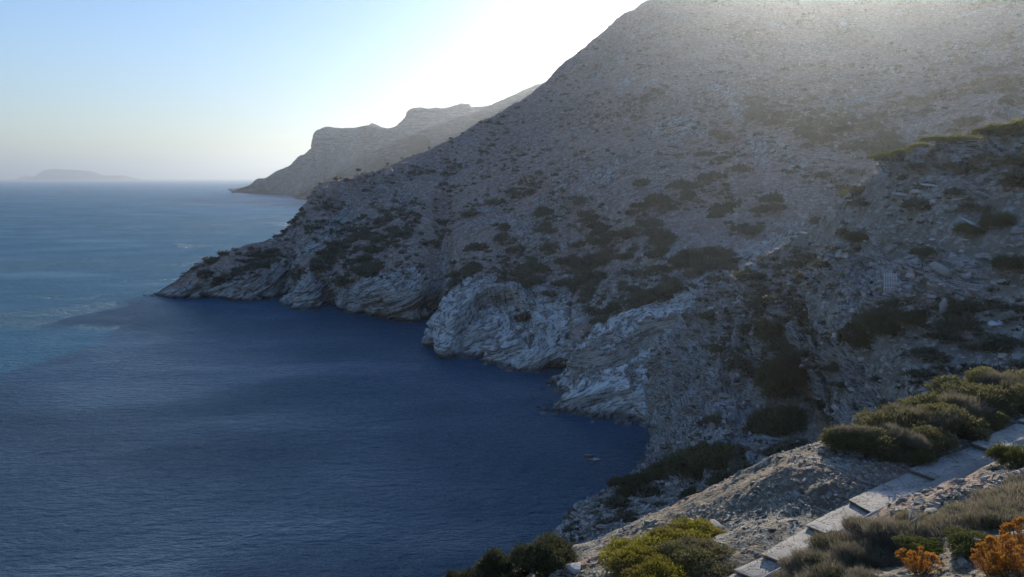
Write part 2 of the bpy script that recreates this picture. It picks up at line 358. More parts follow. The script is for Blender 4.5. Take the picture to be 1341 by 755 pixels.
# ------------------------------------------------------------------ the rocky spur with its scree bank, on this side of the bay
spur_crest = [(700,800,60),(730,760,75),(740,715,92),(745,690,105),(790,650,118),(830,622,132),(858,592,148),(862,530,155),(866,470,155),(885,430,152),
              (905,405,148),(960,375,135),(1010,333,128),(1060,303,122),(1100,266,115),(1140,238,110),(1225,212,102),(1341,190,92),(1500,160,85),(1750,120,80)]
spur_foot = [(760,800,52),(790,775,58),(830,745,63),(870,715,68),(905,700,70),(930,690,72),(950,685,72),(965,682,72),(980,680,71),(1000,670,70),
             (1020,660,69),(1045,640,68),(1070,625,67),(1100,615,66),(1130,600,65),(1170,585,63),(1250,565,60),(1341,545,58),(1480,530,56),(1750,500,52)]
def build_spur():
    C = []
    for k, (cr, ft) in enumerate(zip(spur_crest, spur_foot)):
        c = pt(*cr); f = pt(*ft)
        rows = [f + np.array([-4, -16, -16.]), f + np.array([0, -2., -1.0])]
        left = k < 7
        for q, b in ((.18, -.02), (.38, -.05), (.58, -.02), (.8, .05)):
            w = f * (1 - q) + c * q
            if not left: w[2] += (c[2] - f[2]) * b * 1.2
            rows.append(w)
        rows.append(c)
        drop = c[2]
        if k < 5: rows += [c + np.array([-1.5, 3, -drop * .6]), c + np.array([-4, 8, -drop - 6])]
        elif k < 11: rows += [c + np.array([3, 8, -drop * .5]), c + np.array([8, 20, -drop - 6])]
        else: rows += [c + np.array([-4, 14, -drop * .3]), c + np.array([-8 + k, 45, -drop - 6 + (k > 12) * 12])]
        C.append(rows)
    C = np.array(C)
    wu = np.array([.6, 1, 1, 1.2, 1.2, 1.1, 1.1, 1.1, 1, 1, 1.2, 1.2, 1.2, 1.2, 1.2, 1.6, 1.8, 1.2, .8])
    wv = np.array([.3, 1.2, 1.4, 1.4, 1.4, 1.4, .4, .3])
    G, tu, tv = loft(C, 600, 390, wu, wv)
    V = np.broadcast_to(tv[None, :], G.shape[:2]); U = np.broadcast_to(tu[:, None], G.shape[:2])
    n = normals(G)
    if n[300, 200, 2] < 0: n = -n
    nose = np.exp(-((U - 8.5) / 3.0) ** 2)
    out = fbm(G * np.array([1, 1, 2.]), 16, 4, 121)
    rock = np.clip(sstep(-.1, .25, out) + nose * .8 + sstep(5.2, 6, V) * .3, 0, 1)
    bank = 1 - sstep(4.0, 6.5, U)                       # scree bank at the left
    rock = np.clip(rock * (1 - .55 * bank), 0, 1)
    talus = sstep(15, 16.5, U) * (1 - sstep(2.6, 3.6, V)) # gravel gully on the right
    rock *= 1 - .8 * talus
    d = 2.6 * ridged(G * np.array([1, .8, .6]), 24, 2, 131) * (1 - .6 * bank) + 1.2 * fbm(G, 9, 3, 133)
    dip = (-.15, -.3, .94)
    d += rock * (1.3 * strata(G, dip, 1.7, 151, 1.2, 15) + .55 * strata(G, dip, .55, 153, 1.0, 7) + .9 * ridged(G, 5, 3, 155))
    d += .35 * fbm(G, 2.2, 3, 161) + bank * .5 * strata(G, (-.5, -.5, .7), .9, 163, 1.5, 4)
    for (px, py, D, rad, dep) in ((1030, 500, 88, 6, 5), (1075, 560, 80, 5, 3.5), (985, 520, 92, 5, 4), (930, 560, 110, 5, 3)):
        c = pt(px, py, D); rr = np.linalg.norm((G - c) * np.array([1, .35, .8]), axis=-1); d -= dep * np.exp(-(rr / rad) ** 2)
    d *= 1 - .6 * sstep(5.6, 6.0, V) * (1 - sstep(6, 6.6, V))
    G = G + n * d[..., None]
    veg = sstep(.0, .3, fbm(G, 12, 3, 171)) * (1 - rock * .8) * .5 + sstep(15, 17, U) * sstep(5.3, 5.9, V) * .3
    o = link('rocky_spur', mesh_from('rocky_spur', G.reshape(-1, 3), grid_faces(*G.shape[:2]), M_SPUR, False, {'rock': rock, 'veg': veg}))
    tag(o, kind='structure')
    return G, rock, V, U
SG, SROCK, SV, SU = build_spur()

# ------------------------------------------------------------------ the near slope with the path
far_e = [(925,768,-10.3),(962,745,-10.1),(998,724,-9.9),(1056,686,-9.7),(1112,653,-9.5),(1191,613,-9.25),(1272,579,-8.95),(1333,549,-8.7),(1415,518,-8.4),(1520,482,-8.1)]
near_e = [(955,780),(992,757),(1030,736),(1088,699),(1142,669),(1227,626),(1303,589),(1368,557),(1448,526),(1560,489)]
PF = np.array([onz(a, b, H + z) for a, b, z in far_e]); PN = np.array([onz(a, b, H + f[2]) for (a, b), f in zip(near_e, far_e)])
ctl = [pt(*c) for c in [
 (740,774,21.6),(800,752,22.0),(870,726,22.0),(930,698,22.5),(1000,650,23.4),(1050,600,24.6),(1095,578,25.5),(1180,560,27),(1260,535,28.5),(1341,508,30),(1500,480,33),
 (1000,680,20.4),(1060,640,22.0),(960,715,19.6),(1100,625,23),(1180,590,24.4),(1260,560,26),
 (1341,755,11),(1240,755,12),(1150,755,13),(1060,755,14.6),(1000,770,16),(900,770,17.5),(820,765,19),
 (1100,722,15.8),(1200,705,14.6),(1300,700,13.5),(1190,655,18.6),(1300,640,18.2),(1400,620,18),(1400,700,13),(1250,670,16.5),
 (700,760,24),(640,765,27),(590,790,29)]]
ctl += [p for p in PF] + [p for p in PN]
ctl += [np.array([x, y, H + z]) for x, y, z in [
 (0,0,-1.7),(3,-3,-.8),(-3,3,-4.2),(-10,0,-6),(8,6,-3.9),(3,6,-4.9),(3,11,-7.6),(0,10,-8),(-5,15,-14),(-12,15,-18),(14,8,-2.5),(20,12,-3.5),(24,20,-5),(12,0,.5),(25,0,4),(0,-15,3),(-25,0,-18),(25,-20,10),(-25,-20,-8),
 (0,17,-13),(0,38,-29),(-6,36,-31),(-6,28,-23),(5,38,-26.5),(12,38,-22),(20,42,-21),(32,44,-19),(45,42,-15),(0,50,-42),(12,52,-38),(25,55,-33),(40,58,-29),(-15,45,-48),(-25,25,-40),(-15,60,-65),(0,72,-62),(20,72,-52),(45,75,-45),(-40,40,-70)]]
ctl = np.array(ctl)
def tps_fit(P):
    n = len(P); d = np.linalg.norm(P[:, None, :2] - P[None, :, :2], axis=-1)
    K = np.where(d > 0, d ** 2 * np.log(d + 1e-9), 0) + np.eye(n) * .6
    A = np.zeros((n + 3, n + 3)); A[:n, :n] = K; A[:n, n] = 1; A[:n, n + 1:] = P[:, :2]; A[n, :n] = 1; A[n + 1:, :n] = P[:, :2].T
    return np.linalg.solve(A, np.concatenate([P[:, 2], [0, 0, 0]]))
TW = tps_fit(ctl)
def tps(X, Y):
    s = X.shape; X = X.ravel(); Y = Y.ravel(); z = TW[-3] + TW[-2] * X + TW[-1] * Y
    for i, c in enumerate(ctl):
        d2 = (X - c[0]) ** 2 + (Y - c[1]) ** 2 + 1e-12; z += TW[i] * .5 * d2 * np.log(d2)
    return z.reshape(s)
PC = (PF + PN) / 2
def path_dist(X, Y):           # distance from the centre line and height of the path there
    best = np.full(X.shape, 1e9); zz = np.zeros(X.shape)
    for a, b in zip(PC[:-1], PC[1:]):
        e = b[:2] - a[:2]; t = np.clip(((X - a[0]) * e[0] + (Y - a[1]) * e[1]) / (e @ e), 0, 1)
        d = np.hypot(X - a[0] - t * e[0], Y - a[1] - t * e[1]); m = d < best
        best = np.where(m, d, best); zz = np.where(m, a[2] + t * 0 + (b[2] - a[2]) * t * .9, zz)
    return best, zz
def fore_z(X, Y):
    z = tps(X, Y); P = np.stack([X, Y, z], -1)
    far = sstep(26, 40, Y)
    z = z + (.30 * fbm(P, 2.6, 3, 201) + .16 * ridged(P, 1.5, 3, 203) + .05 * fbm(P, .4, 2, 207)) + far * 1.6 * fbm(P, 9, 3, 205)
    mound = np.exp(-(((X - 9.1) / 1.7) ** 2 + ((Y - 23.4) / 1.2) ** 2)); z = z + .45 * mound
    d, pz = path_dist(X, Y)
    return np.maximum(z * sstep(.55, 1.3, d) + (pz - .16) * (1 - sstep(.55, 1.3, d)), -12)
def spaced(*seg):
    out = []
    for a, b, n in seg: out.append(np.linspace(a, b, n, endpoint=False))
    return np.concatenate(out + [[seg[-1][1]]])
def build_fore():
    xs = spaced((-45, -3, 50), (-3, 3, 40), (3, 21, 260), (21, 60, 60)); ys = spaced((-25, 8, 40), (8, 12, 45), (12, 31, 250), (31, 78, 90))
    X, Y = np.meshgrid(xs, ys, indexing='ij'); Z = fore_z(X, Y); G = np.stack([X, Y, Z], -1)
    rock = sstep(.12, .35, fbm(G, 3.5, 4, 221)) * .8
    rock = np.maximum(rock, sstep(29, 34, Y) * .6)
    veg = sstep(.1, .4, fbm(G, 2.4, 3, 231)) * .6
    d, _ = path_dist(X, Y); veg *= sstep(.8, 1.6, d)
    o = link('foreground_slope', mesh_from('foreground_slope', G.reshape(-1, 3), grid_faces(*G.shape[:2]), M_FORE, False, {'rock': rock, 'veg': veg}))
    tag(o, kind='structure')
    return G
FG = build_fore()
def fz(x, y): return float(fore_z(np.array([x], float), np.array([y], float))[0])
def on_fore(px, py):           # where the sight line first meets the near slope
    D = np.linspace(7, 75, 1400)
    v = (CY - py) / F; h = (px - CX) / F; z = v * cp - sp; fy = cp + v * sp
    X = h / fy * D; Z = H + z / fy * D; g = fore_z(X, D); i = int(np.argmax(Z < g))
    if Z[i] >= g[i]: return None
    return np.array([X[i], D[i], g[i]])
def on_grid(G, px, py, tol=6):
    x, y, d = proj(G); m = (x - px) ** 2 + (y - py) ** 2
    near = m < tol ** 2
    if not near.any(): idx = np.argmin(m)
    else:
        dd = np.where(near, d, 1e9); dm = dd.min(); idx = np.argmin(np.where(near & (d < dm + 1.2), m, 1e9))
    return G.reshape(-1, 3)[idx]

# ------------------------------------------------------------------ far capes and island
def build_cape(name, ridge, base, nu, nv, amp, seed, rock_base=.35):
    # ridge: (px,py,D), base: (px,py) on the sea
    C = []
    for r_, b_ in zip(ridge, base):
        s = S(*b_); r = pt(r_[0], r_[1], s[1] + 60)
        for _ in range(3): r = pt(r_[0], r_[1], s[1] + 25 + max(r[2], 0) * 2.0)
         
        rows = [s + np.array([0, -40, -20]), s, s * .7 + r * .3 - np.array([0, 0, (r[2]) * .04]), s * .35 + r * .65, r, r + np.array([80, 350, -r[2] * .4]), np.array([r[0] + 200, r[1] + 1400, -20])]
        C.append(rows)
    G, tu, tv = loft(np.array(C), nu, nv, None, np.array([.2, 1, 1, 1, .6, .4]))
    V = np.broadcast_to(tv[None, :], G.shape[:2]); n = normals(G)
    if n[nu // 2, nv // 2, 2] < 0: n = -n
    rock = sstep(2.6, 3.4, V) * (1 - sstep(4.1, 4.5, V)) * .8 + rock_base * sstep(0, .3, fbm(G, 90, 3, seed))
    d = amp * ridged(G * np.array([1, .5, .6]), 260, 3, seed) * sstep(1, 2, V) * (1 - .7 * sstep(3.3, 4, V)) + amp * .25 * fbm(G, 50, 3, seed + 5)
    d += amp * .22 * strata(G, (0, .05, 1), 28, seed + 9, .4, 200) * rock
    G = G + n * d[..., None]
    veg = sstep(.05, .35, fbm(G, 120, 3, seed + 7)) * (.5 if seed == 300 else .9)
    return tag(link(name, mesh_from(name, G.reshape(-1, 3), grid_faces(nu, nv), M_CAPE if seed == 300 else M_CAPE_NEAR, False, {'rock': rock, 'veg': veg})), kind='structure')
build_cape('far_cape',
   [(306,251,3450),(322,245,3470),(350,236,3500),(380,221,3520),(398,207,3540),(408,197,3550),(417,189,3560),(420,174,3570),(428,169,3580),(450,167,3600),(478,164,3620),(488,160,3620),(500,165,3640),(516,166,3660),(530,158,3700),(543,146,3720),(570,144,3760),(600,141,3800),(640,138,3850),(720,120,3900),(850,90,3900)],
   [(304,252),(325,252),(355,254),(385,255),(400,256),(410,257),(418,257),(424,258),(432,258),(452,259),(478,260),(488,260),(500,260),(516,260),(530,260),(543,260),(570,260),(600,260),(640,260),(720,260),(850,260)],
   360, 120, 26, 300)
build_cape('near_cape',
   [(392,257,2350),(420,243,2380),(450,225,2420),(480,209,2460),(510,193,2500),(545,178,2550),(580,163,2600),(610,153,2640),(640,142,2680),(670,127,2720),(700,113,2760),(716,107,2800),(760,88,2850),(820,60,2900),(1000,30,3000)],
   [(386,260),(405,262),(430,264),(450,265),(480,266),(510,266),(545,266),(580,266),(610,266),(640,266),(670,266),(700,266),(716,266),(760,266),(820,266)][:14] + [(1000,266)],
   300, 110, 16, 330)
def build_island(name, prof, D, seed):
    C = []
    for px, py in prof:
        r = pt(px, py, D); r[2] = r[2] if py < 231.6 else (18. if py < 233 else -3.)
        C.append([np.array([r[0], D - 900, -5]), np.array([r[0], D - 500, max(r[2] * .2, 1.)]), np.array([r[0], D - 150, r[2] * .85]), r, np.array([r[0], D + 400, r[2] * .6]), np.array([r[0], D + 1200, -20])])
    G, _, tv = loft(np.array(C), 200, 40)
    G[..., 2] += 14 * fbm(G, 300, 3, seed) * (G[..., 2] > 20)
    rk = .5 + .4 * fbm(G, 200, 3, seed + 2)
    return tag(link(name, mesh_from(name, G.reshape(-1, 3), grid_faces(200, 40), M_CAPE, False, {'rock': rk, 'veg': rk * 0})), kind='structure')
build_island('distant_island', [(44,233),(50,230),(57,224),(66,222),(76,221),(90,222),(108,223),(122,224.5),(128,227),(134,229.5),(150,229.8),(164,230),(171,233)], 20000, 400)
build_island('distant_islet', [(31,233.3),(34,230.6),(38,230.2),(41,233.3)], 20500, 410)

# ------------------------------------------------------------------ scattered stones
def rot_z(a):
    c, s = np.cos(a), np.sin(a); M = np.zeros((len(a), 3, 3)); M[:, 0, 0] = c; M[:, 0, 1] = -s; M[:, 1, 0] = s; M[:, 1, 1] = c; M[:, 2, 2] = 1; return M
def rand_rot(n, tilt):
    a = RNG.uniform(0, 2 * np.pi, n); t = RNG.normal(0, tilt, n); u = RNG.normal(0, tilt, n)
    Rx = np.zeros((n, 3, 3)); Rx[:, 0, 0] = 1; Rx[:, 1, 1] = np.cos(t); Rx[:, 1, 2] = -np.sin(t); Rx[:, 2, 1] = np.sin(t); Rx[:, 2, 2] = np.cos(t)
    Ry = np.zeros((n, 3, 3)); Ry[:, 1, 1] = 1; Ry[:, 0, 0] = np.cos(u); Ry[:, 0, 2] = np.sin(u); Ry[:, 2, 0] = -np.sin(u); Ry[:, 2, 2] = np.cos(u)
    return Rx @ Ry @ rot_z(a)
def stone_field(name, P, size, flat, mat, label=None, tilt=.35, parent=None):
    n = len(P); B = BOXV[None] * np.ones((n, 1, 1)) + RNG.uniform(-.45, .45, (n, 8, 3))
    B[:, 4:, :2] *= RNG.uniform(.4, .9, (n, 1, 1))
    sc = np.stack([size * RNG.uniform(.5, 1.1, n), size * RNG.uniform(.35, .8, n), size * flat * RNG.uniform(.4, 1.2, n)], -1) * .5
    B = np.einsum('nij,nkj->nki', rand_rot(n, tilt), B * sc[:, None]) + P[:, None]
    Fc = (BOXF[None] + (np.arange(n) * 8)[:, None, None]).reshape(-1, 4)
    tint = np.repeat(RNG.uniform(0, 1, n), 8)
    o = link(name, mesh_from(name, B.reshape(-1, 3), Fc, mat, False, {'tint': tint}), parent)
    return tag(o, label, kind='stuff')
def pick(G, n, w):
    p = w.ravel() / w.sum(); i = RNG.choice(len(p), n, p=p); P = G.reshape(-1, 3)[i].copy(); return P, i
def vis_area(G):               # weight samples by the size they have from the viewpoint
    x, y, d = proj(G); a = np.abs(np.gradient(x, axis=0) * np.gradient(y, axis=1) - np.gradient(x, axis=1) * np.gradient(y, axis=0))
    a *= (x > -40) & (x < 1380) & (y > -40) & (y < 800)
    return a
wM = vis_area(MG) * (MV > 1.6) * (MV < 7.05) * (.06 + np.clip(fbm(MG, 45, 4, 501) * 1.6 + .2, 0, 1)) * (.25 + sstep(8, 11, MU)) * (1 - .5 * sstep(5.0, 6.5, MV)) * (MG[..., 2] > 3)
P, i = pick(MG, 26000, wM); dist = P[:, 1]
P[:, :2] += RNG.normal(0, .8, (len(P), 2)); stone_field('mountain_scree', P, np.clip(RNG.lognormal(-.45, .5, len(P)), .35, 2.4) * (.5 + dist / 700), .6, M_SCREE, 'pale loose stones strewn over the shaded mountainside')
wS = vis_area(SG) * (SV > 1.0) * (SV < 6.1) * (.2 + np.clip(fbm(SG, 9, 3, 511) + .35, 0, 1) + (SU < 6) * .8) * (SG[..., 2] > 1)
P, i = pick(SG, 16000, wS); P[:, :2] += RNG.normal(0, .3, (len(P), 2))
stone_field('spur_scree', P, np.clip(RNG.lognormal(-.9, .55, len(P)), .15, 1.8), .35, M_SCREE, 'broken grey slate scattered over the rocky spur')
wF = vis_area(FG); dd, _ = path_dist(FG[..., 0], FG[..., 1])
clus = np.clip(fbm(FG, 2.2, 3, 521) * 2 + .45, 0.08, 1)
wF = wF * (dd > .62) * (FG[..., 1] < 40) * clus
P, i = pick(FG, 24000, wF); P[:, :2] += RNG.normal(0, .04, (len(P), 2)); P[:, 2] = fore_z(P[:, 0], P[:, 1]) + .01
dd, _ = path_dist(P[:, 0], P[:, 1]); P = P[dd > .58]
stone_field('slate_rubble', P, np.clip(RNG.lognormal(-2.85, .65, len(P)), .02, .34), .35, M_STONE, 'flat chips of slate covering the near slope beside the path', .3)

def blob_stone(seed, flat=.55, sub=2, rough=.28, cuts=7):
    """angular boulder: a subdivided ball cut by random planes"""
    import bmesh
    bm = bmesh.new(); bmesh.ops.create_icosphere(bm, subdivisions=sub, radius=1)
    rg = np.random.default_rng(seed); V = np.array([v.co[:] for v in bm.verts])
    for _ in range(cuts):
        n = rg.normal(size=3); n /= np.linalg.norm(n); c = rg.uniform(.45, .85); s = V @ n; V -= np.where(s > c, s - c, 0)[:, None] * n
    V += rough * .3 * fbm(V, .5, 2, seed)[:, None] * V
    V *= np.array([1, rg.uniform(.6, .9), flat])
    Fc = np.array([[v.index for v in f.verts] for f in bm.faces]); bm.free()
    return V, Fc
STONES = []
for k, (fl, mt) in enumerate([(.5, M_STONE), (.3, M_STONE), (.65, M_STONE), (.18, M_STONE), (.45, M_WHITE), (.2, M_WHITE)]):
    V, Fc = blob_stone(40 + k, fl, 2); STONES.append(mesh_from('stone', V, Fc, mt, False, {'tint': np.full(len(V), .5)}))
M_WET = plain('wet_dark_rock', (.085, .078, .07), .5, .35, 2)
for k in (0, 2, 1):
    V, Fc = blob_stone(70 + k, .6, 2); STONES.append(mesh_from('stone', V, Fc, M_WET))
def stone_thing(name, k, loc, size, label, cat='rock', rot=None, group=None):
    o = link(name, STONES[k], loc=loc, rot=rot or (random.uniform(-.2, .2), random.uniform(-.2, .2), random.uniform(0, 6.28)), scale=size)
    return tag(o, label, cat, group)

# ------------------------------------------------------------------ plants
def leaf_cloud(n, lobes, leaf, seed, up=.35, shell=.35, aspect=.45):
    """n leaf blades spread through the outer shell of several lobes ((x,y,z,rx,ry,rz))"""
    rg = np.random.default_rng(seed); L = np.array(lobes); a = L[:, 3] * L[:, 4] + L[:, 3] * L[:, 5]; k = rg.choice(len(L), n, p=a / a.sum())
    d = rg.normal(size=(n, 3)); d[:, 2] = np.abs(d[:, 2]) - .25 * rg.random(n); d /= np.linalg.norm(d, axis=1, keepdims=True)
    lump = .75 + .35 * fbm(d * 2.2 + k[:, None] * 7.7, 1, 3, seed)
    r = (1 - shell * rg.random(n) ** 1.6) * lump
    P = L[k, :3] + d * L[k, 3:] * r[:, None]
    P[:, 2] = np.maximum(P[:, 2], .01)
    ax = d * .8 + rg.normal(0, .55, (n, 3)); ax[:, 2] += up; ax /= np.linalg.norm(ax, axis=1, keepdims=True)
    sd_ = np.cross(ax, rg.normal(size=(n, 3))); sd_ /= np.linalg.norm(sd_, axis=1, keepdims=True) + 1e-9
    l = leaf * rg.uniform(.6, 1.4, n)[:, None]
    A = P - sd_ * l * aspect * .5; B = P + sd_ * l * aspect * .5; Cc = P + ax * l + sd_ * l * aspect * .15; 
    V = np.stack([A, B, Cc], 1).reshape(-1, 3); Fc = np.arange(n * 3).reshape(-1, 3)
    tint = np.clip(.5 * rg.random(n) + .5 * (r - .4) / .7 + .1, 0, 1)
    return V, Fc, np.repeat(tint, 3)
def stems_mesh(name, n, r, h, seed, mat, thick=.012, base_r=.06):
    rg = np.random.default_rng(seed); Vs = []; Fs = []; o = 0
    for k in range(n):
        a = rg.uniform(0, 6.28); rr = r * math.sqrt(rg.random()) * .85; hh = h * rg.uniform(.55, .9)
        p = [np.array([math.cos(a) * base_r * rg.random(), math.sin(a) * base_r * rg.random(), -.05])]
        e = np.array([math.cos(a) * rr, math.sin(a) * rr, hh]); m_ = e * .5 + np.array([math.cos(a), math.sin(a), 0]) * rr * .12 - np.array([0, 0, hh * .08]); p += [m_ + rg.normal(0, .03 * r, 3), e]
        for j, q in enumerate(p):
            t = thick * (1.0, .65, .25)[j]
            Vs += [q + np.array([t, 0, 0]), q + np.array([-t * .5, t * .87, 0]), q + np.array([-t * .5, -t * .87, 0])]
        for j in range(2):
            b = o + j * 3
            for q in range(3): Fs.append((b + q, b + (q + 1) % 3, b + 3 + (q + 1) % 3, b + 3 + q))
        o += 9
    return mesh_from(name, Vs, Fs, mat)
def rlobes(n, R_, Hh, seed, r0=.45):
    rg = np.random.default_rng(seed); out = [(0, 0, Hh * .25, R_ * .7, R_ * .7, Hh * .75)]
    for k in range(n - 1):
        a = rg.uniform(0, 6.28); d = R_ * rg.uniform(.35, .7); s = rg.uniform(r0 * .7, r0 * 1.15)
        out.append((math.cos(a) * d, math.sin(a) * d, Hh * rg.uniform(.1, .35), R_ * s, R_ * s, Hh * rg.uniform(.4, .7)))
    return out
def make_bush(nleaf, R_, Hh, leaf, seed, mat, nl=7, up=.35, shell=.4, aspect=.45, stems=24, thick=.02):
    V, Fc, t = leaf_cloud(nleaf, rlobes(nl, R_, Hh, seed), leaf, seed, up, shell, aspect)
    return (mesh_from('foliage', V, Fc, mat, False, {'tint': t}), stems_mesh('stems', stems, R_, Hh, seed, M_STEM, thick))
def bush(protos, name, loc, scale, label, cat='bush', group=None, rz=None, mat=None):
    e = link(name, None, loc=loc, rot=(0, 0, random.uniform(0, 6.28) if rz is None else rz), scale=scale)
    e.empty_display_size = .3
    fo, st = protos
    link('foliage', fo, e); link('stems', st, e)
    return tag(e, label, cat, group)
# far scrub, one small mesh per kind, shared
FAR = []
for k in range(5):
    V, Fc, t = leaf_cloud(420, rlobes(4, 1, .62, 60 + k, .5), .22, 60 + k, .2, .5, .7); FAR.append(mesh_from('hillside_shrub', V, Fc, L_SLOPE, False, {'tint': t}))
def veg_weight(G, V, lo, hi, seed, sc, rk):
    return (.012 + np.clip(fbm(stretch(G), sc, 4, seed, .75) * 1.7 + .12, 0, .7) * (.3 + sstep(-.25, .3, fbm(G, sc * 5, 2, seed + 1)))) * (V > lo) * (V < hi) * (1 - .75 * rk) * (G[..., 2] > 4)
def scatter_shrubs(G, w, n_ind, n_rest, smin, smax, name, label, group, rest_name, rest_label, protos, zs=1.0):
    w = w * vis_area(G); P, i = pick(G, n_ind + n_rest, w)
    sz = np.clip(RNG.lognormal(0, .45, len(P)), .4, 2.4) * (smin + smax) / 2
    app = sz / P[:, 1]; order = np.argsort(-app)
    for j in order[:n_ind]:
        s = sz[j] * 1.15; o = link(name, protos[int(RNG.integers(len(protos)))], loc=P[j] - np.array([0, 0, .12 * s]), rot=(0, 0, float(RNG.uniform(0, 6.28))), scale=(s * 1.1, s * .9, s * zs * float(RNG.uniform(.7, 1.1))))
        tag(o, label, 'shrub', group)
    rest = order[n_ind:]; src = []
    for pr in protos:
        v = np.empty(len(pr.vertices) * 3, np.float32); pr.vertices.foreach_get('co', v); src.append(v.reshape(-1, 3, 3))
    VV = []
    for j in rest:
        t = src[int(RNG.integers(len(src)))]; t = t[RNG.integers(0, len(t), 38)]; c = t.mean(1, keepdims=True); t = c + (t - c) * 2.1
        a = RNG.uniform(0, 6.28); ca, sa = math.cos(a), math.sin(a); M = np.array([[ca, -sa, 0], [sa, ca, 0], [0, 0, zs]]) * sz[j] * .7
        VV.append(t @ M.T + P[j] - np.array([0, 0, .05]))
    VV = np.concatenate(VV).reshape(-1, 3)
    o = link(rest_name, mesh_from(rest_name, VV, np.arange(len(VV)).reshape(-1, 3), L_SLOPE, False, {'tint': RNG.random(len(VV))}))
    tag(o, rest_label, kind='stuff')
scatter_shrubs(MG, veg_weight(MG, MV, 2.1, 7.0, 71, 17, MROCK) * (1.7 - sstep(9, 14, MU)), 300, 6500, 1.3, 2.7, 'hillside_shrub', 'low dark shrub growing among scree on the shaded mountainside', 'shrubs scattered over the mountainside across the bay', 'mountain_scrub', 'fine low scrub speckling the mountainside', FAR, 1.15)
scatter_shrubs(SG, veg_weight(SG, SV, 1.0, 6.1, 171, 12, SROCK * .6) * (.12 + sstep(9.5, 11.5, SU)) * (1 - .9 * sstep(12.2, 13.6, SU) * (1 - .2 * sstep(3.8, 4.8, SV))), 150, 1100, .6, 1.3, 'spur_shrub', 'small dark shrub rooted between the slabs of the rocky spur', 'shrubs scattered over the rocky spur', 'spur_scrub', 'fine low scrub in the cracks of the rocky spur', FAR, .8)

B_GREEN = [make_bush(15000, 1.0, .75, .055, 70 + k, L_OLIVE, up=.7, shell=.55) for k in range(2)]
B_DARK = [make_bush(9000, 1.0, .85, .07, 80 + k, L_DARK, aspect=.5) for k in range(3)]
L_SPUR = leaf_mat('spur_bush_leaves', (.055, .065, .032), (.135, .14, .065), (.15, .125, .075), .3, .6)
B_SPUR = [make_bush(9000, 1.0, .8, .07, 85 + k, L_SPUR, aspect=.5) for k in range(3)]
L_CREST = leaf_mat('crest_bush_leaves', (.12, .13, .04), (.27, .26, .09), (.20, .17, .08), .5, .6)  # leaf colour brightened to carry the sunlit rim of the crest
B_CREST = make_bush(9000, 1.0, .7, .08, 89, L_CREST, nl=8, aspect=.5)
B_YEL = make_bush(20000, 1.0, .62, .045, 90, L_YEL, nl=9, stems=6)
B_OLV = make_bush(14000, 1.0, .62, .05, 91, L_OLIVE, nl=9, stems=6)
B_SAGE = [make_bush(13000, 1.0, .7, .05, 95 + k, L_GREEN) for k in range(2)]
# dry upright scrub: long thin blades
def make_dry(seed, n=9000):
    V, Fc, t = leaf_cloud(n, rlobes(7, 1.0, .5, seed), .17, seed, 1.1, .6, .07)
    return (mesh_from('foliage', V, Fc, L_DRY, False, {'tint': t}), stems_mesh('stems', 60, .9, .6, seed, M_STEM, .01, .3))
B_DRY = [make_dry(110 + k) for k in range(3)]
def fbush(protos, name, px, py, scale, label, cat='bush', group=None, lift=-.05, rz=None):
    p = on_fore(px, py)
    if p is None: print('NO HIT', name, px, py); return
    return bush(protos, name, (p[0], p[1], p[2] + lift), scale, label, cat, group, rz)

# large bush mass above the path
g1 = 'green cushion bushes above the path'
for px, py, s, lab in [(1138,590,(1.15,.95,1.0),'rounded green bush at the left end of the thicket above the path'),
      (1180,572,(1.35,1.1,1.25),'broad olive bush second from the left in the thicket above the path'),
      (1232,562,(1.35,1.1,1.3),'broad olive bush in the middle of the thicket above the path'),
      (1190,596,(.8,.7,.6),'low dark green bush spreading before the thicket, nearest the path slabs'),
      (1282,535,(1.5,1.2,1.3),'large olive bush behind the two round boulders above the path'),
      (1335,515,(1.6,1.2,1.25),'large olive bush at the right end of the thicket above the path')]:
    fbush(random.choice(B_GREEN), 'cushion_bush', px, py, (s[0] * 1.65, s[1] * 1.5, s[2] * 1.25), lab)
for px, py, s in [(1112,585,.9),(1158,566,1.2),(1208,553,1.3),(1256,536,1.4),(1306,515,1.4),(1338,532,1.2),(1215,582,.9),(1160,596,.8),(1250,565,.9),(1285,555,.8)]:
    fbush(random.choice(B_GREEN), 'thicket_bush', px, py, (s * 1.3, s * 1.1, s * random.uniform(1.0, 1.3)), 'olive bush grown together with its neighbours in the thicket above the path', 'bush', 'small bushes filling the thicket above the path')
for px, py, s in [(1128,588,.7),(1195,566,.9),(1262,548,.9),(1320,520,.9),(1178,590,.7),(1240,570,.7)]:
    fbush(random.choice(B_DRY), 'thicket_scrub', px, py, (s * 1.5, s * 1.1, s * 1.5), 'brown twiggy scrub growing through the thicket above the path', 'scrub', 'dry scrub in the thicket above the path', .25)
fbush(B_SAGE[0], 'cushion_bush', 1335, 612, (1.3, 1.0, 1.2), 'green bush on the near side of the path at the right edge')
fbush(B_YEL, 'sunlit_bush', 822, 748, (1.7, 1.5, 1.5), 'bright yellow green bush in sunlight at the brink of the slope')
fbush(B_YEL, 'sunlit_bush', 862, 738, (1.7, 1.4, 1.5), 'yellow green bush in the middle of the sunlit row at the brink')
fbush(B_YEL, 'sunlit_bush', 860, 762, (1.5, 1.3, 1.2), 'yellow green bush cut by the bottom edge')
fbush(B_OLV, 'sunlit_bush', 912, 742, (1.4, 1.2, 1.0), 'olive bush in front of the sunlit row at the brink')
fbush(B_YEL, 'sunlit_bush', 900, 722, (1.6, 1.3, 1.2), 'yellow green bush rising beside the sunlit one, nearer the path')
fbush(B_SAGE[1], 'cushion_bush', 930, 704, (.6, .5, .5), 'small green bush under the pale outcrop at the brink')
